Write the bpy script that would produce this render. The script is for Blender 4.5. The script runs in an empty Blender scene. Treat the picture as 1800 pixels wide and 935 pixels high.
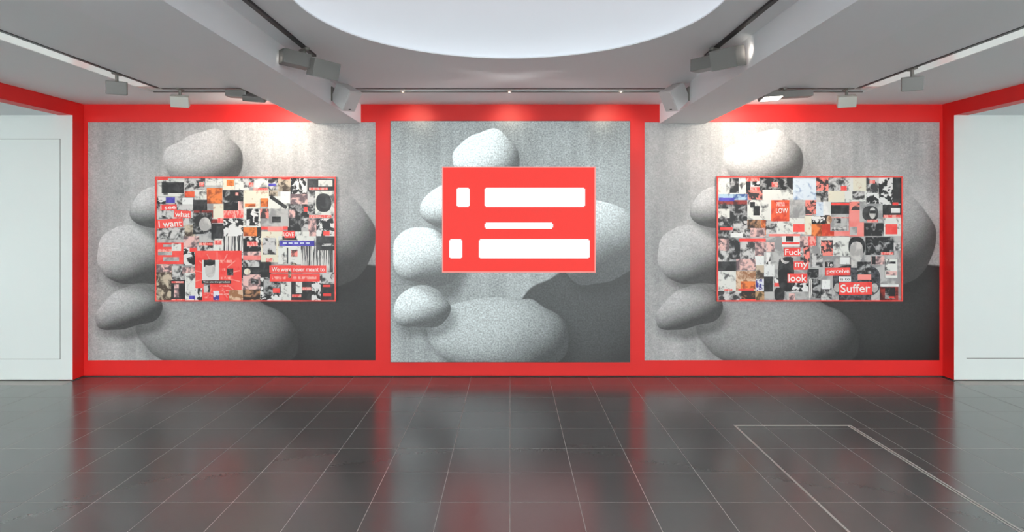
import bpy, bmesh, math, random
from mathutils import Vector, Matrix
R = math.radians
random.seed(7)
S = bpy.context.scene
C = S.collection

# ------------------------------------------------------------------ camera, world, light, exposure
cam_d = bpy.data.cameras.new('camera'); cam = bpy.data.objects.new('camera', cam_d); C.objects.link(cam)
cam.location = (0, -6.164, 1.65); cam.rotation_euler = (R(90), 0, 0)
cam_d.sensor_width = 36; cam_d.lens = 1054/1800*36
cam_d.shift_x = 3/1800; cam_d.shift_y = -87.5/1800
cam_d.clip_start = 0.05
S.camera = cam
W = bpy.data.worlds.new('world'); S.world = W; W.use_nodes = True
W.node_tree.nodes['Background'].inputs[0].default_value = (0.8, 0.85, 0.9, 1)
W.node_tree.nodes['Background'].inputs[1].default_value = 0.05
S.view_settings.view_transform = 'Standard'; S.view_settings.look = 'None'
S.view_settings.exposure = 0.0; S.view_settings.gamma = 1.0; S.view_settings.use_curve_mapping = False

def area(name, loc, rot, sx, sy, power, col=(1, 1, 1)):
    d = bpy.data.lights.new(name, 'AREA'); d.shape = 'RECTANGLE'; d.size = sx; d.size_y = sy
    d.energy = power; d.color = col
    o = bpy.data.objects.new(name, d); C.objects.link(o); o.location = loc; o.rotation_euler = rot
    return o
def spot(name, loc, target, power, angle=110, blend=1.0, col=(1, 0.9, 0.78), size=0.06):
    d = bpy.data.lights.new(name, 'SPOT'); d.energy = power; d.spot_size = R(angle); d.spot_blend = blend
    d.color = col; d.shadow_soft_size = size
    o = bpy.data.objects.new(name, d); C.objects.link(o); o.location = loc
    o.rotation_euler = (Vector(target)-Vector(loc)).to_track_quat('-Z', 'Y').to_euler()
    return o
# added fill lights, unseen: behind the camera, onto the rear wall, in the passages
for sx in (-1, 1):
    area('rear_fill', (sx*3.0, -7.6, 2.76), (R(28), 0, 0), 2.4, 1.0, 200, (0.93, 0.985, 1))
    area('rear_bounce_fill', (sx*2.8, -8.3, 2.76), (R(-50), 0, 0), 3.0, 0.5, 1080, (0.92, 0.98, 1))
    area('passage_fill', (sx*6.1, -2.9, 2.63), (R(10), 0, 0), 1.6, 1.6, 88, (0.93, 1, 0.98))

# ------------------------------------------------------------------ measures
F = 1054.0; D0 = 6.164; EYE = 1.65; SC = 171.0
CZ = 2.80                                  # ceiling
XL, XR = -4.385, 4.445                     # side walls
JY = -0.155                                # depth of the red jambs
HZ = 2.662                                 # passage header
REAR = -9.5
def wx(px): return (px-897)/SC             # a point on the back wall
def wz(py): return EYE-(py-380)/SC

# ------------------------------------------------------------------ helpers
def srgb(r, g, b):
    f = lambda c: (c/255/12.92) if c/255 <= 0.04045 else ((c/255+0.055)/1.055)**2.4
    return (f(r), f(g), f(b), 1)
def mat(name, col, rough=0.5, metal=0.0, spec=0.5, bump=0.0, bscale=60, vary=0.0, vscale=3.0, emit=None, estr=1.0):
    m = bpy.data.materials.new(name); m.use_nodes = True
    nt = m.node_tree; b = nt.nodes['Principled BSDF']
    b.inputs['Base Color'].default_value = col; b.inputs['Roughness'].default_value = rough
    b.inputs['Metallic'].default_value = metal; b.inputs['Specular IOR Level'].default_value = spec
    tc = nt.nodes.new('ShaderNodeTexCoord')
    if vary:
        n = nt.nodes.new('ShaderNodeTexNoise'); n.inputs['Scale'].default_value = vscale; n.inputs['Detail'].default_value = 5
        nt.links.new(tc.outputs['Object'], n.inputs['Vector'])
        mr = nt.nodes.new('ShaderNodeMapRange'); mr.inputs['To Min'].default_value = 1-vary; mr.inputs['To Max'].default_value = 1+vary
        nt.links.new(n.outputs['Fac'], mr.inputs['Value'])
        mx = nt.nodes.new('ShaderNodeVectorMath'); mx.operation = 'SCALE'; mx.inputs[0].default_value = col[:3]
        nt.links.new(mr.outputs[0], mx.inputs['Scale']); nt.links.new(mx.outputs[0], b.inputs['Base Color'])
    if bump:
        n = nt.nodes.new('ShaderNodeTexNoise'); n.inputs['Scale'].default_value = bscale
        nt.links.new(tc.outputs['Object'], n.inputs['Vector'])
        bp = nt.nodes.new('ShaderNodeBump'); bp.inputs['Strength'].default_value = bump; bp.inputs['Distance'].default_value = 0.002
        nt.links.new(n.outputs['Fac'], bp.inputs['Height']); nt.links.new(bp.outputs[0], b.inputs['Normal'])
    if emit:
        b.inputs['Emission Color'].default_value = emit; b.inputs['Emission Strength'].default_value = estr
    return m
def box(bm, x0, x1, y0, y1, z0, z1, M=None):
    vs = [bm.verts.new(Vector(p) if M is None else M @ Vector(p)) for p in
          ((x0, y0, z0), (x1, y0, z0), (x1, y1, z0), (x0, y1, z0), (x0, y0, z1), (x1, y0, z1), (x1, y1, z1), (x0, y1, z1))]
    for f in ((0, 3, 2, 1), (4, 5, 6, 7), (0, 1, 5, 4), (1, 2, 6, 5), (2, 3, 7, 6), (3, 0, 4, 7)):
        bm.faces.new([vs[i] for i in f])
    return vs
def cyl(bm, p, q, r, n=16, r2=None):
    p, q = Vector(p), Vector(q); d = q-p
    M = Matrix.Translation((p+q)/2) @ d.to_track_quat('Z', 'Y').to_matrix().to_4x4()
    bmesh.ops.create_cone(bm, cap_ends=True, segments=n, radius1=r, radius2=r if r2 is None else r2, depth=d.length, matrix=M)
def bevel(bm, w=0.004, seg=2):
    bmesh.ops.bevel(bm, geom=list(bm.edges), offset=w, segments=seg, profile=0.6, affect='EDGES', clamp_overlap=True)
def obj(name, bm, m, parent=None, smooth=False):
    if isinstance(bm, bmesh.types.BMesh):
        bmesh.ops.recalc_face_normals(bm, faces=list(bm.faces))
        me = bpy.data.meshes.new(name); bm.to_mesh(me); bm.free()
    else: me = bm
    if smooth:
        for p in me.polygons: p.use_smooth = True
    o = bpy.data.objects.new(name, me); C.objects.link(o)
    if m is not None and not me.materials: me.materials.append(m)
    if parent: o.parent = parent
    return o
def B(*a, bev=0, M=None):
    bm = bmesh.new(); box(bm, *a, M=M)
    if bev: bevel(bm, bev)
    return bm
def struct(name, bm, m, parent=None):
    o = obj(name, bm, m, parent)
    if parent is None: o['kind'] = 'structure'
    return o
def tag(o, label, cat, group=None):
    o['label'] = label; o['category'] = cat
    if group: o['group'] = group
    return o
def thing(name, loc, label, cat, group=None, rot=(0, 0, 0)):
    o = bpy.data.objects.new(name, None); C.objects.link(o); o.location = loc; o.rotation_euler = rot
    o.empty_display_size = 0.1
    return tag(o, label, cat, group)

# ------------------------------------------------------------------ materials
RED = mat('red_wall', srgb(222, 38, 36), 0.45, spec=0.35, bump=0.05, bscale=300, vary=0.02)
WHITE = mat('white_wall', srgb(232, 238, 236), 0.55, bump=0.05, bscale=200)
CEIL = mat('ceiling_paint', srgb(236, 240, 242), 0.7, bump=0.05, bscale=150)
BEAM = mat('beam_paint', srgb(238, 240, 243), 0.6)
SLOT = mat('slot_white', srgb(250, 251, 250), 0.12); SLOT.node_tree.nodes['Principled BSDF'].inputs['IOR'].default_value = 2.4
REAR_M = mat('rear_wall', srgb(215, 215, 213), 0.7)
BLACK = mat('track_black', srgb(28, 28, 30), 0.4)
GAP = mat('shadow_gap', srgb(18, 18, 18), 0.9)  # near-black colour stands in for the shade in the gap under the walls
LAMPG = mat('lamp_grey', srgb(118, 116, 114), 0.4, bump=0.03)
LAMPD = mat('lamp_stem', srgb(120, 118, 112), 0.4)
LAMPW = mat('lamp_white', srgb(214, 214, 206), 0.4)
SPK = mat('speaker_white', srgb(205, 203, 203), 0.5, bump=0.2, bscale=900)
LENS = mat('lamp_lens', (1, 1, 1, 1), 0.3, emit=(1, 0.95, 0.86, 1), estr=6)
LENSOFF = mat('lamp_glass', srgb(225, 225, 220), 0.15)
SCREW = mat('dark_mark', srgb(60, 60, 62), 0.4)
STEEL = mat('steel', srgb(186, 182, 178), 0.5, metal=0.3)
OCU = mat('oculus_diffuser', srgb(176, 182, 190), 0.6, emit=(0.84, 0.88, 0.93, 1), estr=0.52)
GROUT = mat('grout', srgb(164, 160, 156), 0.75)

def tile_material():
    m = bpy.data.materials.new('dark_stone_tile'); m.use_nodes = True
    nt = m.node_tree; L = nt.links; b = nt.nodes['Principled BSDF']
    oi = nt.nodes.new('ShaderNodeObjectInfo'); tc = nt.nodes.new('ShaderNodeTexCoord')
    n = nt.nodes.new('ShaderNodeTexNoise'); n.noise_dimensions = '4D'; n.inputs['Scale'].default_value = 45; n.inputs['Detail'].default_value = 3
    n.inputs['Roughness'].default_value = 0.6
    mu = nt.nodes.new('ShaderNodeMath'); mu.operation = 'MULTIPLY'; mu.inputs[1].default_value = 40
    L.new(oi.outputs['Random'], mu.inputs[0]); L.new(mu.outputs[0], n.inputs['W']); L.new(tc.outputs['Object'], n.inputs['Vector'])
    a = nt.nodes.new('ShaderNodeMath'); a.operation = 'MULTIPLY_ADD'; a.inputs[1].default_value = 0.14; a.inputs[2].default_value = 0.45
    L.new(oi.outputs['Random'], a.inputs[0])
    a2 = nt.nodes.new('ShaderNodeMath'); a2.operation = 'MULTIPLY_ADD'; a2.inputs[1].default_value = 0.16
    L.new(n.outputs['Fac'], a2.inputs[0]); L.new(a.outputs[0], a2.inputs[2])
    cr = nt.nodes.new('ShaderNodeValToRGB'); cr.color_ramp.elements[0].color = srgb(74, 75, 75); cr.color_ramp.elements[1].color = srgb(86, 86, 85)
    cr.color_ramp.elements[0].position = 0.3; cr.color_ramp.elements[1].position = 0.9
    L.new(a2.outputs[0], cr.inputs[0]); L.new(cr.outputs[0], b.inputs['Base Color'])
    r = nt.nodes.new('ShaderNodeMapRange'); r.inputs['To Min'].default_value = 0.21; r.inputs['To Max'].default_value = 0.225
    L.new(oi.outputs['Random'], r.inputs['Value']); L.new(r.outputs[0], b.inputs['Roughness'])
    b.inputs['IOR'].default_value = 1.8
    return m
TILE = tile_material()

# ------------------------------------------------------------------ floor with single tiles
floor = struct('floor', B(-8.2, 8.2, REAR, 0.1, -0.12, -0.0007), GROUT)
T = 0.4; TX0 = wx(896.6); ROW0 = -0.305; HG = 0.0014
def tile_mesh():
    bm = B(-T/2+HG, T/2-HG, -T/2+HG, T/2-HG, -0.012, 0.0)
    bmesh.ops.bevel(bm, geom=[e for e in bm.edges if all(v.co.z > -0.001 for v in e.verts)], offset=0.0012, segments=1, affect='EDGES')
    bmesh.ops.recalc_face_normals(bm, faces=list(bm.faces))
    me = bpy.data.meshes.new('tile'); bm.to_mesh(me); bm.free(); me.materials.append(TILE); return me
tm = tile_mesh()
singles = set()
for j in range(1, 9):
    cy = ROW0-(j-0.5)*T
    hw = (cy+D0)*0.875+0.3
    for i in range(-16, 16):
        cx = TX0+(i+0.5)*T
        if abs(cx) > hw: continue
        if cx-T/2 < XL and cy+T/2 > JY or cx+T/2 > XR and cy+T/2 > JY: continue
        o = obj('tile', tm, None, floor); o.location = (cx, cy, 0); singles.add((i, j))
        if len(singles) >= 298: break
# cut tiles along the back wall and every tile beyond the picture, joined
bm = bmesh.new()
for j in range(0, 24):
    y1 = ROW0-(j-1)*T; y0 = y1-T; y1 = min(y1, 0.0)
    for i in range(-20, 20):
        if (i, j) in singles: continue
        x0 = TX0+i*T; x1 = x0+T
        if j == 0: x0, x1 = max(x0, XL), min(x1, XR)
        if x1-x0 < 0.02: continue
        box(bm, x0+HG, x1-HG, max(y0, REAR)+HG, y1-HG, -0.012, 0)
rest = obj('tile_field', bm, TILE, floor); rest['kind'] = 'stuff'

# metal framed hatch in the floor
hx0, hx1, hy1 = 1.762, 2.688, 4.738-D0; hy0 = hy1-2.3
hatch = thing('floor_hatch', (0, 0, 0), 'steel framed access hatch flush in the dark tiled floor, on the right', 'hatch')
obj('frame_bar', B(hx0, hx1, hy1-0.018, hy1, -0.001, 0.0016), STEEL, hatch)
obj('frame_bar', B(hx0, hx0+0.015, hy0, hy1-0.018, -0.001, 0.0016), STEEL, hatch)
obj('frame_bar', B(hx1-0.012, hx1, hy0, hy1-0.018, -0.001, 0.0016), STEEL, hatch)
obj('frame_bar', B(hx1-0.034, hx1-0.022, hy0, hy1-0.018, -0.001, 0.0016), STEEL, hatch)
obj('frame_bar', B(hx0, hx1, hy0-0.012, hy0, -0.001, 0.0016), STEEL, hatch)

# ------------------------------------------------------------------ walls
struct('wall_back', B(XL, XR, 0.0, 0.1, 0.010, CZ), RED)
struct('gap_shade_back', B(XL, XR, 0.012, 0.09, 0.0, 0.010), GAP)  # dark strip painted as the shade below the raised wall
for side, x, sg in (('left', XL, -1), ('right', XR, 1)):
    bm = bmesh.new()
    xa, xb = sorted((x, x+sg*0.14))
    box(bm, xa, xb, JY, 0.1, 0.010, CZ)                 # jamb
    box(bm, xa, xb, REAR, JY, HZ, CZ)                   # header over the wide opening
    struct('wall_'+side, bm, RED)
    xg0, xg1 = sorted((x+sg*0.01, x+sg*0.14))
    struct('gap_shade_'+side, B(xg0, xg1, JY+0.006, 0.1, 0.0, 0.010), GAP)
    # white end wall of the passage, with its flush panel
    xa, xb = sorted((x+sg*0.002, sg*8.0))
    w = struct('wall_passage_'+side, B(xa, xb, JY-0.002, 0.1, 0.012, HZ), WHITE)
    struct('gap_shade_passage_'+side, B(xa, xb, JY+0.010, 0.1, 0.0, 0.012), GAP)
    px = x+sg*0.125
    pa, pb = sorted((px, sg*7.2))
    pz1 = 2.42 if side == 'left' else 2.55
    if side == 'right':
        obj('panel_joint', B(pa, pb, JY-0.0035, JY-0.001, 0.222, 0.229), LAMPG, w)
    else:
      obj('panel', B(pa, pb, JY-0.010, JY-0.001, 0.222, pz1, bev=0.001), WHITE, w)
      obj('panel_joint', B(pa-0.004, pb+0.004, JY-0.003, JY-0.001, 0.217, pz1+0.005), LAMPG, w)
    xa, xb = sorted((sg*8.0, sg*8.1))
    struct('wall_far_'+side, B(xa, xb, REAR, 0.1, 0, HZ), WHITE)
    xa, xb = sorted((x+sg*0.14, sg*8.1))
    struct('ceiling_passage_'+side, B(xa, xb, REAR, 0.1, HZ, CZ), CEIL)
struct('wall_rear', B(-8.1, 8.1, REAR-0.1, REAR, 0, CZ), REAR_M)

# ------------------------------------------------------------------ ceiling with oculus and light slot
GL = (-3.32, -3.14); GR = (3.10, 3.28); GY = (-0.775, -0.59); GD = 0.020
OC = Vector((-0.006, 3.222-D0)); OR = 1.15
def ceiling_mesh():
    bm = bmesh.new()
    def loop(pts):
        vs = [bm.verts.new((p[0], p[1], CZ)) for p in pts]
        return [bm.edges.new((vs[i], vs[(i+1) % len(vs)])) for i in range(len(vs))]
    circ = [(OC.x+OR*math.cos(2*math.pi*k/128), OC.y+OR*math.sin(2*math.pi*k/128)) for k in range(128)]
    U = [(GL[0], REAR+0.3), (GL[1], REAR+0.3), (GL[1], GY[0]), (GR[0], GY[0]), (GR[0], REAR+0.3), (GR[1], REAR+0.3), (GR[1], GY[1]), (GL[0], GY[1])]
    ed = loop([(XL-0.1, REAR-0.1), (XR+0.1, REAR-0.1), (XR+0.1, 0.1), (XL-0.1, 0.1)]) + loop(circ) + loop(U)
    bmesh.ops.triangle_fill(bm, use_beauty=True, use_dissolve=False, edges=ed, normal=(0, 0, -1))
    return bm, circ, U
bm, circ, U = ceiling_mesh()
me = bpy.data.meshes.new('ceiling'); bm.to_mesh(me); bm.free(); me.materials.append(CEIL)
ceil = bpy.data.objects.new('ceiling', me); C.objects.link(ceil); ceil['kind'] = 'structure'
bm = bmesh.new()
n = len(U)
lo = [bm.verts.new((p[0], p[1], CZ)) for p in U]; hi = [bm.verts.new((p[0], p[1], CZ+GD)) for p in U]
for i in range(n): bm.faces.new((lo[i], lo[(i+1) % n], hi[(i+1) % n], hi[i]))
bm.faces.new((hi[0], hi[1], hi[2], hi[7])); bm.faces.new((hi[2], hi[3], hi[6], hi[7])); bm.faces.new((hi[3], hi[4], hi[5], hi[6]))
obj('light_slot', bm, SLOT, ceil)
obj('slot_edge', B(GL[0]+0.01, GR[1]-0.01, GY[1]-0.014, GY[1]-0.002, CZ-0.001, CZ+0.012), LAMPG, ceil)
struct('trim_1', B(-2.006, -1.535, REAR, 0.0, 2.603, CZ), BEAM)['label'] = 'left white ceiling beam'
struct('trim_2', B(1.535, 2.006, REAR, 0.0, 2.603, CZ), BEAM)['label'] = 'right white ceiling beam'

# round luminous oculus: rim ring and shallow domed diffuser
ocu = thing('round_skylight', (OC.x, OC.y, CZ), 'large round white luminous opening in the middle of the ceiling', 'skylight')
bm = bmesh.new()
N = 96; a = []
for r, z in ((OR, 0.0), (OR, 0.008), (OR+0.03, 0.008)):
    a.append([bm.verts.new((r*math.cos(2*math.pi*k/N), r*math.sin(2*math.pi*k/N), z)) for k in range(N)])
for s in range(2):
    for k in range(N): bm.faces.new((a[s][k], a[s][(k+1) % N], a[s+1][(k+1) % N], a[s+1][k]))
obj('rim', bm, BEAM, ocu, True)
bm = bmesh.new(); rings = []
for q in range(0, 9):
    t = q/8*math.pi/2
    if q == 8: rings.append([bm.verts.new((0, 0, 0.006+0.30))]); continue
    rr = (OR+0.02)*math.cos(t); zz = 0.006+0.30*math.sin(t)
    rings.append([bm.verts.new((rr*math.cos(2*math.pi*k/N), rr*math.sin(2*math.pi*k/N), zz)) for k in range(N)])
for q in range(8):
    for k in range(N):
        if q == 7: bm.faces.new((rings[7][k], rings[7][(k+1) % N], rings[8][0]))
        else: bm.faces.new((rings[q][k], rings[q][(k+1) % N], rings[q+1][(k+1) % N], rings[q+1][k]))
obj('diffuser', bm, OCU, ocu, True)

# ------------------------------------------------------------------ printed pictures: a plain stand-in, smooth stones on a grainy ground
def stone_print(name, tint, stones, base, lo, hi, emit):
    m = bpy.data.materials.new(name); m.use_nodes = True
    nt = m.node_tree; L = nt.links; b = nt.nodes['Principled BSDF']
    def nd(t, **k):
        x = nt.nodes.new(t)
        for a_, v in k.items(): setattr(x, a_, v)
        return x
    def setin(sock, v):
        if isinstance(v, (int, float)): sock.default_value = v
        else: L.new(v, sock)
    def M(op, a_, b_=None, c_=None, clamp=False):
        x = nd('ShaderNodeMath', operation=op, use_clamp=clamp); setin(x.inputs[0], a_)
        if b_ is not None: setin(x.inputs[1], b_)
        if c_ is not None: setin(x.inputs[2], c_)
        return x.outputs[0]
    def smooth(v, a0, a1, t0=0.0, t1=1.0):
        x = nd('ShaderNodeMapRange', interpolation_type='SMOOTHSTEP'); setin(x.inputs['Value'], v)
        for k, vv in (('From Min', a0), ('From Max', a1), ('To Min', t0), ('To Max', t1)): x.inputs[k].default_value = vv
        return x.outputs[0]
    tc = nd('ShaderNodeTexCoord'); sp = nd('ShaderNodeSeparateXYZ'); L.new(tc.outputs['Object'], sp.inputs[0])
    cb = nd('ShaderNodeCombineXYZ'); L.new(sp.outputs['X'], cb.inputs[0]); L.new(sp.outputs['Z'], cb.inputs[1])
    def noise(scale, detail, rough=0.5, src=None):
        x = nd('ShaderNodeTexNoise'); x.inputs['Scale'].default_value = scale; x.inputs['Detail'].default_value = detail
        x.inputs['Roughness'].default_value = rough; L.new(src or cb.outputs[0], x.inputs['Vector']); return x
    warp = noise(1.9, 1.0)
    sub = nd('ShaderNodeVectorMath', operation='SUBTRACT'); L.new(warp.outputs['Color'], sub.inputs[0]); sub.inputs[1].default_value = (0.5, 0.5, 0.5)
    wp = nd('ShaderNodeVectorMath', operation='MULTIPLY_ADD'); L.new(sub.outputs[0], wp.inputs[0]); wp.inputs[1].default_value = (0.26, 0.26, 0)
    L.new(cb.outputs[0], wp.inputs[2])
    soft = noise(1.1, 3.0)
    val = M('MULTIPLY', smooth(soft.outputs['Fac'], 0.3, 0.7, 0.82, 1.18), base)
    streak = nd('ShaderNodeMapping'); streak.inputs['Scale'].default_value = (9, 0.7, 1); L.new(cb.outputs[0], streak.inputs['Vector'])
    st = noise(1.0, 4.0, src=streak.outputs[0])
    val = M('MULTIPLY', val, smooth(st.outputs['Fac'], 0.3, 0.7, 0.9, 1.1))
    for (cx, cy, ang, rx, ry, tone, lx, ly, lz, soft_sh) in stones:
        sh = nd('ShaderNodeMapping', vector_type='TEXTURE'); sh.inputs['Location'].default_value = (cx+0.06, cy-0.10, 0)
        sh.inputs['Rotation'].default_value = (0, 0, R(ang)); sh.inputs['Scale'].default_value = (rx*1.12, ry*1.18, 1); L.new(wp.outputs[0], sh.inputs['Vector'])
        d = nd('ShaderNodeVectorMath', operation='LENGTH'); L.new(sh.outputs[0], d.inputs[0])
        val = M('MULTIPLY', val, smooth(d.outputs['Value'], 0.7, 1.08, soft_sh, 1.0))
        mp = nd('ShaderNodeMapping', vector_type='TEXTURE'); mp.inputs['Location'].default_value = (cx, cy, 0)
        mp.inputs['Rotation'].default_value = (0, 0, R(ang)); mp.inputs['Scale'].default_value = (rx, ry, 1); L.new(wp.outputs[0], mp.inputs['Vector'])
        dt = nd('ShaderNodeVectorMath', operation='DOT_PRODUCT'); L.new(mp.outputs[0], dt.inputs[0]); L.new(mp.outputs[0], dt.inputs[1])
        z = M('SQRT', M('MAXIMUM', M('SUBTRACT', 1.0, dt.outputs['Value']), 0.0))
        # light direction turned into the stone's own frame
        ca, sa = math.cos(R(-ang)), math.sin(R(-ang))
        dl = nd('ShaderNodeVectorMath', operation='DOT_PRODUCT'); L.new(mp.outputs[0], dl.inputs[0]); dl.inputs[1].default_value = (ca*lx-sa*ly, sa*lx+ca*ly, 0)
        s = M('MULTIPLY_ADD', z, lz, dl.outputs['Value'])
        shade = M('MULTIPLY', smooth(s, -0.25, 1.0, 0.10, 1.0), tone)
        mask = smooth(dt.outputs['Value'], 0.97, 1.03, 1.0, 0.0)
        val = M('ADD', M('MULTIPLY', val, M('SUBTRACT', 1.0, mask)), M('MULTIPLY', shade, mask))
    g1 = noise(60, 3.0, 0.75); g2 = noise(19, 4.0, 0.7)
    val = M('MULTIPLY', val, smooth(g1.outputs['Fac'], 0.28, 0.72, lo, hi))
    val = M('MULTIPLY', val, smooth(g2.outputs['Fac'], 0.3, 0.7, 0.9, 1.1), clamp=True)
    cc = nd('ShaderNodeVectorMath', operation='SCALE'); cc.inputs[0].default_value = tint; L.new(val, cc.inputs['Scale'])
    L.new(cc.outputs[0], b.inputs['Base Color']); b.inputs['Roughness'].default_value = 0.5
    if emit:
        dk = nd('ShaderNodeVectorMath', operation='SCALE'); L.new(cc.outputs[0], dk.inputs[0]); dk.inputs['Scale'].default_value = 0.06
        L.new(dk.outputs[0], b.inputs['Base Color'])
        L.new(cc.outputs[0], b.inputs['Emission Color']); b.inputs['Emission Strength'].default_value = emit
        b.inputs['Roughness'].default_value = 0.35
    return m
#          cx     cy    ang   rx    ry   tone  light          cast
STONES = [(0.98, -0.86, 14, 1.05, 0.62, 0.04, -.55, .45, .6, 0.45),
          (-0.15, -0.98, -6, 0.86, 0.44, 0.34, -.5, .6, .6, 0.5),
          (1.06, -0.02, 76, 0.50, 0.42, 0.50, -.5, .75, .3, 0.6),
          (-1.06, -0.70, 8, 0.36, 0.22, 0.55, -.5, .7, .45, 0.45),
          (-0.98, -0.16, -14, 0.40, 0.30, 0.66, -.5, .7, .4, 0.45),
          (-0.78, 0.36, 22, 0.27, 0.21, 0.72, -.4, .75, .45, 0.5),
          (-0.30, 0.80, 4, 0.44, 0.30, 0.74, -.5, .7, .45, 0.6)]
STONES_C = [(cx*0.86, cy, a_, rx*0.86, ry, min(1.0, t*1.45), lx, ly, lz, s) for cx, cy, a_, rx, ry, t, lx, ly, lz, s in STONES]
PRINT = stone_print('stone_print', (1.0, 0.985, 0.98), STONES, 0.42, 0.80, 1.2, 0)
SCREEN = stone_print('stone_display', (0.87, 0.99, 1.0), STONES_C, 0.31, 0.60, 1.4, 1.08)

def panel(name, px0, px1, py0, py1, th, m, label, cat):
    x0, x1, z0, z1 = wx(px0), wx(px1), wz(py1), wz(py0)
    o = obj(name, B(-(x1-x0)/2, (x1-x0)/2, -th, 0, -(z1-z0)/2, (z1-z0)/2), m)
    o.location = ((x0+x1)/2, 0, (z0+z1)/2)
    return tag(o, label, cat)
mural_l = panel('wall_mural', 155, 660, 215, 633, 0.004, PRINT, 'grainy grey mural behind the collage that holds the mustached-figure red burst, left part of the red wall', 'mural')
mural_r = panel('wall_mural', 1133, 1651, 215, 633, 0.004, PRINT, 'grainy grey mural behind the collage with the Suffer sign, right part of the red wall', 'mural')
mural_l['label'] = 'grainy grey mural on the left third of the red wall'
mural_r['label'] = 'grainy grey mural on the right third of the red wall'

# the lit video screen in the middle
sx0, sx1, sz0, sz1 = wx(687), wx(1107), wz(636), wz(213)
scr = thing('video_screen', ((sx0+sx1)/2, -0.0015, sz0), 'bright square video screen with a red card, in the middle of the red wall', 'screen')
SO = Vector(scr.location)
obj('casing', B(sx0-SO.x, sx1-SO.x, -0.020, 0, 0, sz1-SO.z), BLACK, scr)
w2, h2 = (sx1-sx0)/2-0.004, (sz1-sz0)/2-0.004
d = obj('display', B(-w2, w2, -0.024, -0.019, -h2, h2), SCREEN, scr); d.location = (0, 0, (sz1-sz0)/2)
CARD = mat('card_red', srgb(30, 4, 4), 0.5, spec=0.1, emit=srgb(255, 72, 66), estr=0.97)
CARDW = mat('card_white', srgb(40, 40, 40), 0.35, emit=(1, 1, 1, 1), estr=1.0)
CARDE = mat('card_edge', srgb(40, 10, 10), 0.35, emit=srgb(250, 150, 140), estr=0.9)
def on_screen(name, px0, px1, py0, py1, y0, y1, m, par, r=0):
    bm = B(wx(px0)-SO.x, wx(px1)-SO.x, y0, y1, wz(py1)-SO.z, wz(py0)-SO.z)
    if r: bmesh.ops.bevel(bm, geom=[e for e in bm.edges if abs(e.verts[0].co.y-e.verts[1].co.y) > 1e-4], offset=r, segments=4, affect='EDGES')
    return obj(name, bm, m, par)
on_screen('card_border', 777.5, 1046.5, 293, 478.5, -0.0250, -0.022, CARDE, scr)
on_screen('red_card', 779.5, 1044.5, 295, 476.5, -0.0256, -0.022, CARD, scr)
for (a0, a1, b0, b1) in ((803, 826, 330, 364), (852, 1028, 330, 364), (852, 972, 391, 402), (790, 813, 420, 454), (842, 1036, 420, 454)):
    on_screen('white_block', a0, a1, b0, b1, -0.0262, -0.022, CARDW, scr, 0.012)

# ------------------------------------------------------------------ collage boards
def card_mat(name, a_, b_, scale=14, lo=0.42, hi=0.58, streaks=None):
    m = bpy.data.materials.new(name); m.use_nodes = True
    nt = m.node_tree; L = nt.links; b = nt.nodes['Principled BSDF']; b.inputs['Roughness'].default_value = 0.45
    oi = nt.nodes.new('ShaderNodeObjectInfo'); tc = nt.nodes.new('ShaderNodeTexCoord')
    mp = nt.nodes.new('ShaderNodeMapping'); mp.inputs['Scale'].default_value = streaks or (1, 1, 1); L.new(tc.outputs['Object'], mp.inputs['Vector'])
    n = nt.nodes.new('ShaderNodeTexNoise'); n.noise_dimensions = '4D'; n.inputs['Scale'].default_value = scale
    n.inputs['Detail'].default_value = 3.5; n.inputs['Roughness'].default_value = 0.55; n.inputs['Distortion'].default_value = 0.7
    mu = nt.nodes.new('ShaderNodeMath'); mu.operation = 'MULTIPLY'; mu.inputs[1].default_value = 90
    L.new(oi.outputs['Random'], mu.inputs[0]); L.new(mu.outputs[0], n.inputs['W']); L.new(mp.outputs[0], n.inputs['Vector'])
    cr = nt.nodes.new('ShaderNodeValToRGB'); cr.color_ramp.interpolation = 'EASE'
    cr.color_ramp.elements[0].position = lo; cr.color_ramp.elements[0].color = srgb(*a_)
    cr.color_ramp.elements[1].position = hi; cr.color_ramp.elements[1].color = srgb(*b_)
    L.new(n.outputs['Fac'], cr.inputs[0]); L.new(cr.outputs[0], b.inputs['Base Color'])
    return m
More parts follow.
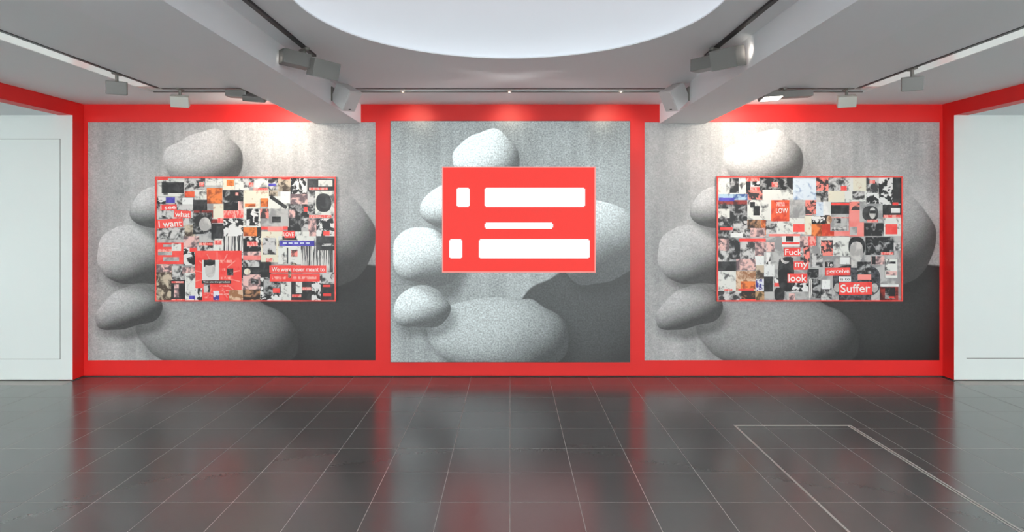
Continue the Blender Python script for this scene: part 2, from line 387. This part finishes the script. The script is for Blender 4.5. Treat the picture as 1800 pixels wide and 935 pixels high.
K = {
 'bw': card_mat('photo_mid', (52, 50, 52), (215, 212, 210)), 'bd': card_mat('photo_dark', (30, 30, 32), (180, 178, 178), lo=0.47, hi=0.66),
 'bl': card_mat('photo_light', (90, 88, 88), (236, 236, 230), lo=0.33, hi=0.5), 'bh': card_mat('photo_contrast', (24, 24, 26), (242, 240, 238), lo=0.47, hi=0.53),
 'k': card_mat('photo_black', (26, 26, 28), (72, 70, 72), lo=0.4, hi=0.75), 'g': card_mat('photo_grey', (150, 148, 148), (196, 194, 192), scale=8),
 'r': card_mat('paper_red', (240, 66, 60), (246, 86, 78), scale=8), 's': card_mat('paper_salmon', (238, 84, 78), (250, 176, 166), scale=40, streaks=(1, 1, 0.5)),
 'sp': card_mat('paper_pink', (240, 128, 122), (246, 148, 140), scale=6), 'cr': card_mat('paper_cream', (196, 150, 120), (240, 234, 214), lo=0.3, hi=0.45),
 'o': card_mat('photo_orange', (150, 60, 24), (238, 132, 66), lo=0.36, hi=0.56), 'or': card_mat('photo_orange_red', (196, 48, 26), (236, 96, 56), scale=6),
 'bu': card_mat('paper_blue', (58, 52, 160), (88, 80, 188), scale=10), 'pb': card_mat('photo_pale_blue', (120, 150, 190), (226, 236, 246), lo=0.3, hi=0.5),
 'sk': card_mat('photo_sky', (60, 90, 150), (186, 212, 228), lo=0.38, hi=0.55), 'w': card_mat('paper_white', (190, 188, 192), (244, 244, 242), scale=30, lo=0.3, hi=0.42),
 'pw': card_mat('paper_plain', (232, 232, 230), (246, 246, 244), scale=8), 'se': card_mat('photo_sepia', (74, 60, 50), (206, 190, 168)), 'dr': card_mat('photo_dark_red', (70, 22, 22), (150, 50, 44)),
 'p': card_mat('photo_pink_grey', (110, 90, 94), (238, 196, 190)), 'sb': card_mat('photo_red_grey', (60, 50, 52), (246, 140, 128), lo=0.45, hi=0.53),
 'tn': card_mat('photo_tan', (160, 108, 74), (226, 196, 168)), 'bn': card_mat('photo_brown', (44, 30, 24), (190, 140, 104), lo=0.45, hi=0.65),
 'ol': card_mat('photo_olive', (84, 70, 44), (190, 150, 110)), 'st': card_mat('photo_stripes', (50, 50, 52), (235, 232, 228), scale=30, streaks=(3.0, 1, 0.12), lo=0.45, hi=0.55),
 'ob': card_mat('photo_blue_white', (60, 56, 140), (236, 236, 244), lo=0.45, hi=0.52),
 'skin': card_mat('photo_face', (176, 172, 170), (212, 208, 204), scale=10), 'plaid': card_mat('photo_cloth', (38, 38, 42), (92, 92, 98), scale=26, lo=0.4, hi=0.62),
}
TXW = mat('ink_white', srgb(250, 246, 242), 0.5); TXK = mat('ink_black', srgb(40, 38, 38), 0.5)
ORIG = {1: (260, 295), 2: (430, 295), 3: (260, 415), 4: (430, 415), 5: (1245, 295), 6: (1410, 295), 7: (1245, 415), 8: (1410, 415)}
Q = 7.478
def text_mesh(s):
    c = bpy.data.curves.new('lettering', 'FONT'); c.body = s; c.extrude = 0.0; c.offset = 0.012; c.resolution_u = 3
    o = bpy.data.objects.new('lettering', c); C.objects.link(o)
    dg = bpy.context.evaluated_depsgraph_get(); dg.update()
    me = bpy.data.meshes.new_from_object(o.evaluated_get(dg)); bpy.data.objects.remove(o); bpy.data.curves.remove(c)
    xs = [v.co.x for v in me.vertices]; ys = [v.co.y for v in me.vertices]
    return me, min(xs), max(xs), min(ys), max(ys)
class Board:
    def __init__(s, px0, px1, py0, py1, label):
        s.px0, s.px1, s.py0, s.py1 = px0, px1, py0, py1; s.t = 0.0205
        s.root = thing('collage_board', (wx((px0+px1)/2), -0.004, wz(py1)), label, 'collage')
        s.O = Vector(s.root.location)
        obj('backing', B(wx(px0)-s.O.x, wx(px1)-s.O.x, -0.020, 0, 0, wz(py0)-s.O.z), K['g'], s.root)
        f = 2.2
        for (a0, a1, b0, b1) in ((px0, px1, py0, py0+f), (px0, px1, py1-f, py1), (px0, px0+f, py0+f, py1-f), (px1-f, px1, py0+f, py1-f)):
            obj('frame_bar', B(wx(a0)-s.O.x, wx(a1)-s.O.x, -0.034, -0.019, wz(b1)-s.O.z, wz(b0)-s.O.z), K['r'], s.root)
    def pos(s, c, X, Y): return ORIG[c][0]+X/Q, ORIG[c][1]+Y/Q
    def card(s, c, x0, y0, x1, y1, k, name='picture_card', ang=0):
        a0, b0 = s.pos(c, x0, y0); a1, b1 = s.pos(c, x1, y1)
        a0 = max(a0, s.px0+2.3); a1 = min(a1, s.px1-2.3); b0 = max(b0, s.py0+2.3); b1 = min(b1, s.py1-2.3)
        s.t += 0.00007
        hw, hh = (a1-a0)/SC/2, (b1-b0)/SC/2
        o = obj(name, B(-hw, hw, -s.t+0.0195, 0, -hh, hh), K[k], s.root)
        o.location = (wx((a0+a1)/2)-s.O.x, -0.0195, wz((b0+b1)/2)-s.O.z); o.rotation_euler = (0, R(ang), 0)
        return o
    def oval(s, c, x0, y0, x1, y1, k, name='figure_shape', pw=2.0):
        a0, b0 = s.pos(c, x0, y0); a1, b1 = s.pos(c, x1, y1); s.t += 0.00007
        hw, hh = (a1-a0)/SC/2, (b1-b0)/SC/2; bm = bmesh.new(); n = 28
        p = []
        for i in range(n):
            t = 2*math.pi*i/n; cx, sy = math.cos(t), math.sin(t)
            p.append((hw*math.copysign(abs(cx)**(2/pw), cx), hh*math.copysign(abs(sy)**(2/pw), sy)))
        f = [bm.verts.new((x, -s.t+0.0195, z)) for x, z in p]; r = [bm.verts.new((x, 0, z)) for x, z in p]
        bm.faces.new(f); bm.faces.new(r)
        for i in range(n): bm.faces.new((f[i], f[(i+1) % n], r[(i+1) % n], r[i]))
        o = obj(name, bm, K[k], s.root); o.location = (wx((a0+a1)/2)-s.O.x, -0.0195, wz((b0+b1)/2)-s.O.z)
        return o
    def text(s, c, x0, y0, x1, y1, word, m, ang=0):
        a0, b0 = s.pos(c, x0, y0); a1, b1 = s.pos(c, x1, y1); s.t += 0.00007
        me, u0, u1, v0, v1 = text_mesh(word)
        sx, sy = (a1-a0)/SC/(u1-u0), (b1-b0)/SC/(v1-v0)
        for v in me.vertices: v.co = Vector(((v.co.x-(u0+u1)/2)*sx, 0, (v.co.y-(v0+v1)/2)*sy))
        me.materials.clear(); me.materials.append(m)
        o = obj('lettering', me, None, s.root); o.location = (wx((a0+a1)/2)-s.O.x, -s.t-0.0002, wz((b0+b1)/2)-s.O.z); o.rotation_euler = (0, R(ang), 0)
        return o
    def many(s, c, spec):
        for line in spec.strip().split('\n'):
            for it in line.split(';'):
                it = it.split()
                if it: s.card(c, *map(float, it[:4]), it[4])

bl = Board(276, 592, 311, 529, 'crowded photo collage board with I want strips, on the left mural')
bl.many(1, '''145 130 495 378 bl;200 190 490 335 k;145 130 280 165 r;500 135 770 330 bw;690 190 755 245 s;770 130 995 232 bl;1000 130 1155 292 cr;1050 160 1145 240 o;1160 130 1345 292 bl
500 310 630 388 or;630 290 788 420 bl;790 265 992 470 o;1000 295 1283 460 bd;1165 325 1205 365 s;1285 295 1345 500 cr
130 388 252 480 bh;255 390 372 462 bu;375 380 470 480 bw;470 395 607 527 w;610 420 795 565 k;620 560 872 655 dr;875 475 1010 670 cr;1010 460 1205 615 k;1200 440 1345 565 p
130 480 400 670 bw;400 480 610 670 bw;480 660 620 760 bw;130 790 500 940 bw;500 745 640 940 se
610 590 860 870 bd;850 675 935 725 dr;1010 560 1345 660 s;930 660 1145 722 s;850 735 1008 945 k;1010 665 1290 945 bh;1290 660 1345 770 bw;1290 770 1345 930 o''')
bl.oval(1, 690, 650, 845, 830, 'skin')
bl.card(1, 180, 482, 397, 558, 'r', ang=-2); bl.text(1, 185, 490, 385, 545, 'I see', TXW, -3)
bl.card(1, 362, 560, 582, 655, 'r', ang=4); bl.text(1, 375, 575, 570, 645, 'what', TXW, 4)
bl.card(1, 140, 672, 478, 785, 'r', ang=-4); bl.text(1, 160, 690, 465, 775, 'I want', TXW, -4)
bl.many(2, '''0 130 140 265 bw;70 195 132 247 s;140 130 322 265 bl;130 265 332 302 s;325 130 455 300 bw;330 208 425 242 bu;455 130 622 312 se;500 130 610 155 r;620 130 727 345 bh;730 130 830 392 bh
840 150 1200 312 k;980 160 1165 245 bl;860 260 1105 294 s;0 300 82 405 cr;80 300 332 405 cr;335 300 445 378 se;320 375 600 650 bl;485 310 612 467 w;615 345 842 480 p
0 400 215 525 cr;20 470 160 510 o;225 400 325 510 o;0 525 222 780 bl;40 540 200 760 bh;330 540 600 780 g;220 540 332 665 sb;375 640 490 717 k;590 478 855 662 bd;600 550 680 655 p;790 510 872 577 r
840 300 955 610 bw;940 305 1200 630 bl;860 620 1152 657 s;595 660 755 840 bd;750 665 855 790 bw;850 665 957 910 p;955 665 1205 945 bh;1045 830 1130 890 r
0 780 232 915 o;180 780 232 900 k;235 772 322 812 r;320 770 522 835 sp;520 768 582 812 r;580 780 690 850 k;235 835 515 945 cr;680 835 860 945 bl''')
bl.oval(2, 950, 340, 1150, 580, 'k', pw=2.6)
o = bl.card(2, 330, 430, 590, 475, 'k', ang=35)
bl.card(2, 515, 828, 672, 917, 'r'); bl.text(2, 527, 845, 660, 900, 'LOVE', TXW)
bl.many(3, '''125 85 485 365 r;155 170 345 205 s;155 205 342 247 g;225 272 432 327 g;335 95 457 192 bl;220 108 335 140 g;490 0 690 160 p;490 150 672 380 bh;570 150 665 205 r
670 75 890 235 bw;690 85 872 120 s;880 30 1010 200 bl;890 50 992 112 s;1005 0 1290 205 st;640 190 1252 840 r''')
for k in range(14):
    t = 2*math.pi*(k+0.5)/14; cx, cy = 930+math.cos(t)*235, 520+math.sin(t)*250
    bl.card(3, cx-70, cy-7, cx+70, cy+7, 'sp', 'ray_strip', math.degrees(t))
bl.many(3, '''960 310 1120 345 s;960 420 1040 450 s;960 530 1110 562 s;740 745 870 770 s;740 790 870 812 s;960 640 1080 660 s;960 700 1080 720 s;960 750 1080 770 s
735 310 955 575 pw;755 310 905 400 k;1060 420 1142 512 bd;755 620 837 735 bw;880 715 957 845 ob;1085 705 1275 845 tn
125 365 345 845 se;130 370 335 470 p;345 390 482 570 bw;475 405 640 485 p;330 575 515 845 k;335 588 495 612 s;335 820 507 843 s;370 630 430 800 p
515 480 645 845 bl;565 778 662 822 bu;640 680 735 845 bh;1252 205 1345 405 bw;1252 400 1345 550 k;1252 555 1345 695 p;1272 700 1345 845 bn''')
bl.oval(3, 775, 335, 905, 540, 'skin', pw=2.4); bl.oval(3, 765, 305, 900, 385, 'k')
bl.card(3, 733, 578, 1112, 618, 'k'); bl.text(3, 750, 585, 1098, 613, 'You are the product', TXW)
bl.many(4, '''0 0 240 200 bh;50 70 192 132 s;0 200 235 250 p;0 250 230 312 sp;0 315 222 402 bw;0 400 235 555 k;235 0 465 340 cr;258 20 432 240 bw;300 288 382 335 s
460 0 700 60 bl;515 0 700 52 k;540 0 672 22 r;700 0 960 60 bl;460 125 770 365 bl;630 180 712 267 sb;570 150 590 360 k;755 130 1205 470 st;955 0 1205 185 k;1030 95 1190 130 bw
480 60 928 127 bu;215 335 360 565 k;1000 470 1205 640 bw;1000 620 1205 848 k;1045 635 1142 662 r;1045 745 1152 782 r;0 500 228 695 p;100 560 200 620 bd;0 695 225 848 bn
225 540 510 848 bh;270 545 502 762 bd;390 680 482 738 r;495 600 640 848 bl;630 580 905 848 k;770 665 892 706 s;640 760 762 796 s;690 595 772 745 bl;895 580 1015 848 bh''')
bl.oval(4, 12, 420, 98, 505, 'cr'); bl.oval(4, 630, 350, 700, 380, 'se')
bl.card(4, 345, 383, 1088, 475, 'r'); bl.text(4, 375, 402, 1065, 460, 'We were never meant to', TXW)
bl.card(4, 350, 488, 1003, 592, 'r'); bl.many(4, '590 450 630 540 se')
for x0, x1 in ((380, 560), (640, 700), (720, 960)): bl.card(4, x0, 528, x1, 560, 's')
for k in range(5): bl.card(4, 520+k*75, 82, 570+k*75, 100, 'pb')

br = Board(1258, 1583, 310, 529, 'crowded photo collage board with a Suffer sign, on the right mural')
br.many(5, '''110 125 480 350 bl;270 140 390 330 bd;480 130 692 182 s;485 180 547 302 k;545 178 662 252 bh;540 250 662 302 s;660 130 1098 300 bd;820 190 902 252 s;490 300 700 420 sb;700 290 1098 425 bl
1098 125 1345 420 pb;110 345 505 435 sk;110 425 498 485 dr;130 395 330 440 bu;110 480 502 705 bd;110 540 270 660 bl;500 425 812 685 bl;580 500 662 625 k;540 450 600 520 k
1045 425 1265 655 g;1262 420 1345 625 bh;1265 550 1345 622 s;108 700 330 940 bd;145 780 307 817 r;320 695 545 905 bw;280 858 442 917 pw;500 680 692 805 bn;680 685 745 885 o;540 790 732 905 p
742 695 892 870 bw;888 660 1265 875 bl;1100 740 1247 842 r;1255 630 1345 870 cr;780 868 1190 900 sp''')
br.card(5, 812, 425, 1050, 702, 'or'); br.text(5, 875, 530, 1030, 595, 'LOW', TXW); br.card(5, 880, 450, 990, 505, 's')
br.many(6, '''0 125 168 425 pb;168 125 328 305 sb;328 125 575 308 bw;490 240 567 302 r;575 125 655 310 bl;650 125 825 305 cr;822 125 990 335 bw;865 165 937 207 s;985 125 1175 490 bh;1168 118 1290 470 k
168 305 328 460 bw;325 305 545 450 cr;540 305 832 450 bl;640 310 800 420 bw;822 330 988 495 bh;25 425 168 610 sb;165 450 262 640 pb;258 445 362 625 pw;358 455 605 605 k;365 458 597 492 r
600 445 735 565 sb;598 555 792 900 sp;735 470 1040 715 g;1035 485 1285 645 k;1145 530 1262 592 pw;1165 455 1242 492 r;1045 618 1285 658 s;15 630 108 880 cr;105 635 285 745 bh;105 740 247 895 o
240 740 402 895 or;280 620 345 740 bn;345 650 600 660 s;350 660 572 832 g;400 665 490 725 bd;360 780 560 820 bw;400 830 602 895 sp;605 775 702 885 g;795 725 1068 895 bd;1050 655 1285 895 bl;1070 740 1227 872 r''')
br.oval(6, 300, 625, 370, 740, 'tn'); br.oval(6, 770, 500, 980, 700, 'k', pw=2.4); br.oval(6, 860, 520, 945, 670, 'skin'); br.card(6, 862, 560, 944, 600, 'k', 'figure_shape')
br.card(6, 830, 680, 972, 716, 's')
br.many(7, '''108 30 268 195 p;262 15 420 305 bd;390 28 745 72 r;405 70 605 305 bw;598 70 745 265 p;598 258 725 380 w;108 190 275 335 bw;110 330 350 460 k;355 295 605 445 p
108 455 355 715 bl;190 690 302 714 s;350 455 612 715 tn;410 590 602 690 o;380 688 582 717 r;108 715 425 838 bw;420 715 605 838 bn;400 822 622 848 r;608 380 725 560 se;608 560 728 718 ob;603 715 725 848 ol
740 20 955 210 g;745 80 852 202 p;715 205 1320 725 g;745 210 800 372 bh;715 525 830 725 k;950 0 1185 135 w;1000 0 1100 70 k;950 78 1182 106 r;850 545 1000 660 bh;850 610 1002 658 r;1000 600 1320 735 bh
720 725 1320 848 g;1040 748 1122 832 p;1185 0 1345 145 p;1190 190 1320 335 bw''')
br.oval(7, 900, 250, 1110, 720, 'k', pw=3); br.oval(7, 930, 200, 1060, 360, 'skin'); br.oval(7, 960, 265, 1100, 330, 'k'); br.oval(7, 850, 670, 985, 845, 'k', pw=3)
br.card(7, 718, 368, 852, 528, 'w')
br.card(7, 978, 150, 1190, 262, 'r'); br.text(7, 990, 168, 1215, 245, 'Fuck', TXW)
br.card(7, 1103, 328, 1295, 438, 'r'); br.text(7, 1118, 345, 1290, 430, 'my', TXW)
br.card(7, 1022, 488, 1280, 608, 'r'); br.text(7, 1035, 502, 1270, 592, 'look', TXW)
br.many(8, '''0 0 170 130 p;60 0 162 122 s;0 125 78 345 sb;220 8 608 255 bl;225 50 382 255 sb;815 12 1180 245 bd;1010 208 1172 242 s;1175 85 1270 188 bw;888 262 1055 368 p;890 262 940 366 k
105 225 247 405 bw;48 428 195 545 bd;105 555 220 810 bd;60 565 107 805 st;228 685 368 835 bw;240 570 345 690 w;475 275 600 365 w
1068 302 1222 545 bl;1090 330 1200 360 bd;1075 455 1217 512 p;1003 628 1240 660 pw;1005 660 1235 850 dr;1062 668 1197 815 bd;1110 785 1185 808 r''')
# a plain printed figure holding the sign
br.oval(8, 385, 375, 1000, 790, 'plaid', pw=3.2); br.card(8, 470, 640, 880, 850, 'plaid', 'figure_shape')
br.card(8, 620, 290, 740, 410, 'skin', 'figure_shape'); br.oval(8, 585, 10, 800, 260, 'k', pw=2.6); br.oval(8, 600, 70, 775, 330, 'skin', pw=2.5)
br.oval(8, 395, 615, 480, 730, 'skin'); br.oval(8, 880, 615, 970, 735, 'skin')
br.many(8, '700 332 882 578 bd;705 500 880 570 sp')
br.card(8, 285, 333, 388, 407, 'k'); br.text(8, 300, 345, 375, 395, 'To', TXW)
br.card(8, 285, 412, 608, 512, 'r', ang=-1); br.text(8, 300, 430, 595, 500, 'perceive', TXW, -1)
br.card(8, 460, 528, 616, 592, 'pw'); br.text(8, 475, 543, 602, 580, 'is to', TXK)
br.card(8, 460, 600, 892, 765, 'r', ang=-1); br.text(8, 480, 625, 868, 735, 'Suffer', TXW, -1)

# ------------------------------------------------------------------ lighting tracks and lamps
TZ = CZ
def track(x0, x1, y0, y1, z0, z1, label):
    bm = B(x0, x1, y0, y1, z0, z1)
    return tag(obj('lighting_track', bm, BLACK), label, 'track')
track(GL[1]-0.034, GL[1]-0.002, REAR+0.31, GY[0]-0.01, CZ-0.004, CZ+GD, 'long black lighting track in the left ceiling slot')
track(GR[0]+0.002, GR[0]+0.034, REAR+0.31, GY[0]-0.01, CZ-0.004, CZ+GD, 'long black lighting track in the right ceiling slot')
track(GL[1]+0.004, -2.010, GY[0]+0.002, GY[0]+0.024, CZ-0.003, CZ+GD, 'short black lighting track in the ceiling slot above the left mural')
track(2.010, GR[0]-0.004, GY[0]+0.002, GY[0]+0.024, CZ-0.003, CZ+GD, 'short black lighting track in the ceiling slot above the right mural')
track(-1.53, 1.53, GY[0]+0.002, GY[0]+0.024, CZ-0.003, CZ+GD, 'black lighting track in the ceiling slot above the video screen')
BTX = 1.395
track(-BTX-0.014, -BTX+0.014, REAR+0.2, 4.27-D0, CZ-0.016, CZ, 'black surface track between left beam and round skylight')
track(BTX-0.014, BTX+0.014, REAR+0.2, 4.27-D0, CZ-0.016, CZ, 'black surface track between right beam and round skylight')

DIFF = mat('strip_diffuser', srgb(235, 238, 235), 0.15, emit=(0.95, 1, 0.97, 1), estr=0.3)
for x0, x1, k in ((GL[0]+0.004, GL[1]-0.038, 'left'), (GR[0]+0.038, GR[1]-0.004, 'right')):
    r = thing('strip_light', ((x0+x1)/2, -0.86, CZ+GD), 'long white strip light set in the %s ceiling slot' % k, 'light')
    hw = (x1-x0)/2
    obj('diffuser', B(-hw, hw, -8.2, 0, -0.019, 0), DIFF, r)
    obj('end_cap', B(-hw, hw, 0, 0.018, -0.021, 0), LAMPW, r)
def square_flood(x, y, z, yaw, tilt, size, label, white=False):
    """stem from the track, square lamp body turned by yaw, face on its local -Y side"""
    r = thing('track_floodlight', (x, y, z), label, 'lamp', 'square track floodlights')
    m = LAMPW if white else LAMPG
    obj('track_adaptor', B(-0.015, 0.015, -0.045, 0.045, -0.014, 0, bev=0.002), LAMPD, r)
    bm = bmesh.new(); cyl(bm, (0, 0, -0.012), (0, 0, -0.075), 0.0125, 14); obj('stem', bm, LAMPD, r)
    w, h, dp = size
    b = B(-w/2, w/2, -dp/2, dp/2, -h/2, h/2, bev=0.006)
    hsg = obj('housing', b, m, r); hsg.location = (0, 0, -0.070-h/2*math.cos(R(tilt)) + 0.004); hsg.rotation_euler = (R(tilt), 0, R(yaw))
    obj('lens', B(-w/2+0.012, w/2-0.012, -dp/2-0.001, -dp/2+0.004, -h/2+0.010, h/2-0.010), LENSOFF, hsg)
    return r
square_flood(-3.157, 4.81-D0, CZ-0.004, 208, -12, (0.146, 0.105, 0.07), 'grey square floodlight on the left slot track, beside the white passage')
square_flood(3.117, 4.65-D0, CZ-0.004, 152, -12, (0.146, 0.108, 0.07), 'grey square floodlight on the right slot track, beside the white passage')
square_flood(-2.975, GY[0]+0.013, CZ-0.003, 200, -26, (0.15, 0.10, 0.075), 'pale square floodlight over the outer end of the left mural', True)
square_flood(3.03, GY[0]+0.013, CZ-0.003, 160, -26, (0.15, 0.10, 0.075), 'pale square floodlight over the outer end of the right mural', True)

def slab_spot(x, y, z, label, sg, gear, head, head_off, pitch, roll, lit=False, drop=0.03, yaw=0, lens_axis='z'):
    """two flat slabs side by side on one adaptor: gear box and lamp head"""
    r = thing('track_spotlight', (x, y, z), label, 'lamp', 'twin slab track spotlights', (0, 0, R(yaw)))
    obj('track_adaptor', B(-0.016, 0.016, -0.05, 0.05, -0.016, 0, bev=0.002), LAMPD, r)
    bm = bmesh.new(); cyl(bm, (0, 0, -0.014), (0, 0, -drop-0.012), 0.014, 14); obj('stem', bm, LAMPD, r)
    gw, gd, gh = gear
    g = obj('gear_box', B(-gw/2, gw/2, -gd/2, gd/2, -gh/2, gh/2, bev=0.004), LAMPG, r); g.location = (-sg*gw*0.34, 0, -drop-0.008-gh/2); g.rotation_euler = (0, R(roll), 0)
    hw, hd, hh = head
    hgs = obj('lamp_head', B(-hw/2, hw/2, -hd/2, hd/2, -hh/2, hh/2, bev=0.004), LAMPG, r)
    hgs.location = (sg*head_off[0], head_off[1], -drop-0.008-gh/2+head_off[2]); hgs.rotation_euler = (R(pitch), R(roll), 0)
    obj('lens', B(-hw/2+0.014, hw/2-0.014, -hd/2+0.012, hd/2-0.012, -hh/2-0.0015, -hh/2+0.003), LENS if lit else LENSOFF, hgs)
    bm = bmesh.new(); cyl(bm, (0, 0, -drop-gh*0.6), (sg*head_off[0]*0.75, head_off[1]*0.75, -drop-gh*0.6+head_off[2]*0.7), 0.012, 10); obj('pivot', bm, LAMPD, r)
    return r
# floods over the two murals, lit
slab_spot(-2.39, GY[0]+0.013, CZ-0.003, 'flat twin slab spotlight above the left mural, next to the left beam', 1, (0.185, 0.10, 0.058), (0.20, 0.13, 0.05), (0.105, -0.01, -0.026), 30, 4, True, drop=0.012)
slab_spot(2.455, GY[0]+0.013, CZ-0.003, 'flat twin slab spotlight with a glowing face above the right mural', -1, (0.30, 0.10, 0.058), (0.19, 0.13, 0.05), (0.12, -0.03, -0.022), -10, -3, True, drop=0.012)
# larger twin lamps at the ends of the two beam tracks
slab_spot(-BTX, 4.06-D0, CZ-0.016, 'large twin slab spotlight at the end of the track beside the left beam', 1, (0.19, 0.09, 0.095), (0.19, 0.10, 0.12), (0.115, -0.05, -0.045), 14, 3, drop=0.028, yaw=44)
slab_spot(BTX, 4.06-D0, CZ-0.016, 'large twin slab spotlight at the end of the track beside the right beam', 1, (0.22, 0.09, 0.085), (0.20, 0.10, 0.13), (0.135, -0.06, -0.018), 14, 2, drop=0.034, yaw=-57)
spot('beam_glow', (1.50, 3.80-D0, 2.70), (1.6, 3.9-D0, 2.72), 0.35, 150, size=0.02)
spot('beam_glow', (-1.50, 3.93-D0, 2.69), (-1.6, 4.2-D0, 2.66), 0.08, 150, size=0.02)
for sx in (-1, 1):
    spot('beam_light', (sx*1.20, 4.27-D0, 2.66), (-sx*1.53, -0.30, 2.62), 120, 20, 0.9, (1, 0.98, 0.95), 0.03)
# their light
spot('mural_light', (-2.36, -0.70, 2.67), (-2.5, 0, 2.2), 34, 165, col=(1, 0.9, 0.76))
spot('mural_light', (2.40, -0.70, 2.67), (2.5, 0, 2.2), 34, 165, col=(1, 0.9, 0.76))
for x in (wx(727), wx(896), wx(1072)):
    spot('slot_light', (x, -0.612, 2.796), (x, 0, 2.52), 17, 66, 1.0, (1, 0.84, 0.62), 0.02)
for x, k in ((wx(727), 'left'), (wx(896), 'middle'), (wx(1072), 'right')):
    r = thing('recessed_spotlight', (x, -0.628, CZ+GD), 'small %s spotlight recessed in the slot above the video screen' % k, 'lamp', 'spotlights in the slot above the screen')
    bm = bmesh.new(); cyl(bm, (0, 0, 0), (0, 0, -0.016), 0.024, 20); obj('housing', bm, LAMPW, r)
    bm = bmesh.new(); cyl(bm, (0, 0, -0.016), (0, 0, -0.017), 0.018, 20); obj('lens', bm, LENSOFF, r)

# loudspeakers on brackets on the inner faces of the beams
def speaker(sg, label):
    r = thing('loudspeaker', (sg*1.535, -1.0, 2.70), label, 'speaker', 'loudspeakers on the beams')
    obj('wall_plate', B(*sorted((0, -sg*0.012)), -0.035, 0.035, -0.06, 0.06, bev=0.003), LAMPD, r)
    bm = bmesh.new(); cyl(bm, (-sg*0.01, 0, 0), (-sg*0.075, 0, -0.005), 0.016, 14); obj('bracket', bm, LAMPD, r)
    bm = bmesh.new()
    prof = [(-0.068, -0.095), (0.068, -0.095), (0.074, -0.09), (0.074, 0.085), (0.064, 0.095), (-0.064, 0.095), (-0.074, 0.085), (-0.074, -0.09)]
    f = [bm.verts.new((x, -0.075, z)) for x, z in prof]; k = [bm.verts.new((x*0.9, 0.10, z*0.86)) for x, z in prof]
    bm.faces.new(f); bm.faces.new(k)
    for i in range(8): bm.faces.new((f[i], f[(i+1) % 8], k[(i+1) % 8], k[i]))
    bmesh.ops.recalc_face_normals(bm, faces=list(bm.faces)); bevel(bm, 0.006, 2)
    c = obj('cabinet', bm, SPK, r); c.location = (-sg*0.132, -0.02, -0.03)
    c.rotation_euler = (R(34), R(sg*6), R(-sg*60))
    bm = bmesh.new()
    f = [bm.verts.new((x*0.88, -0.078, z*0.88)) for x, z in prof]; k = [bm.verts.new((x*0.88, -0.072, z*0.88)) for x, z in prof]
    bm.faces.new(f); bm.faces.new(k)
    for i in range(8): bm.faces.new((f[i], f[(i+1) % 8], k[(i+1) % 8], k[i]))
    obj('grille', bm, SPK, c)
    obj('badge', B(-0.012, 0.012, -0.080, -0.077, -0.078, -0.070), SCREW, c)
speaker(-1, 'light grey angular loudspeaker bracketed to the left beam')
speaker(1, 'light grey angular loudspeaker bracketed to the right beam')
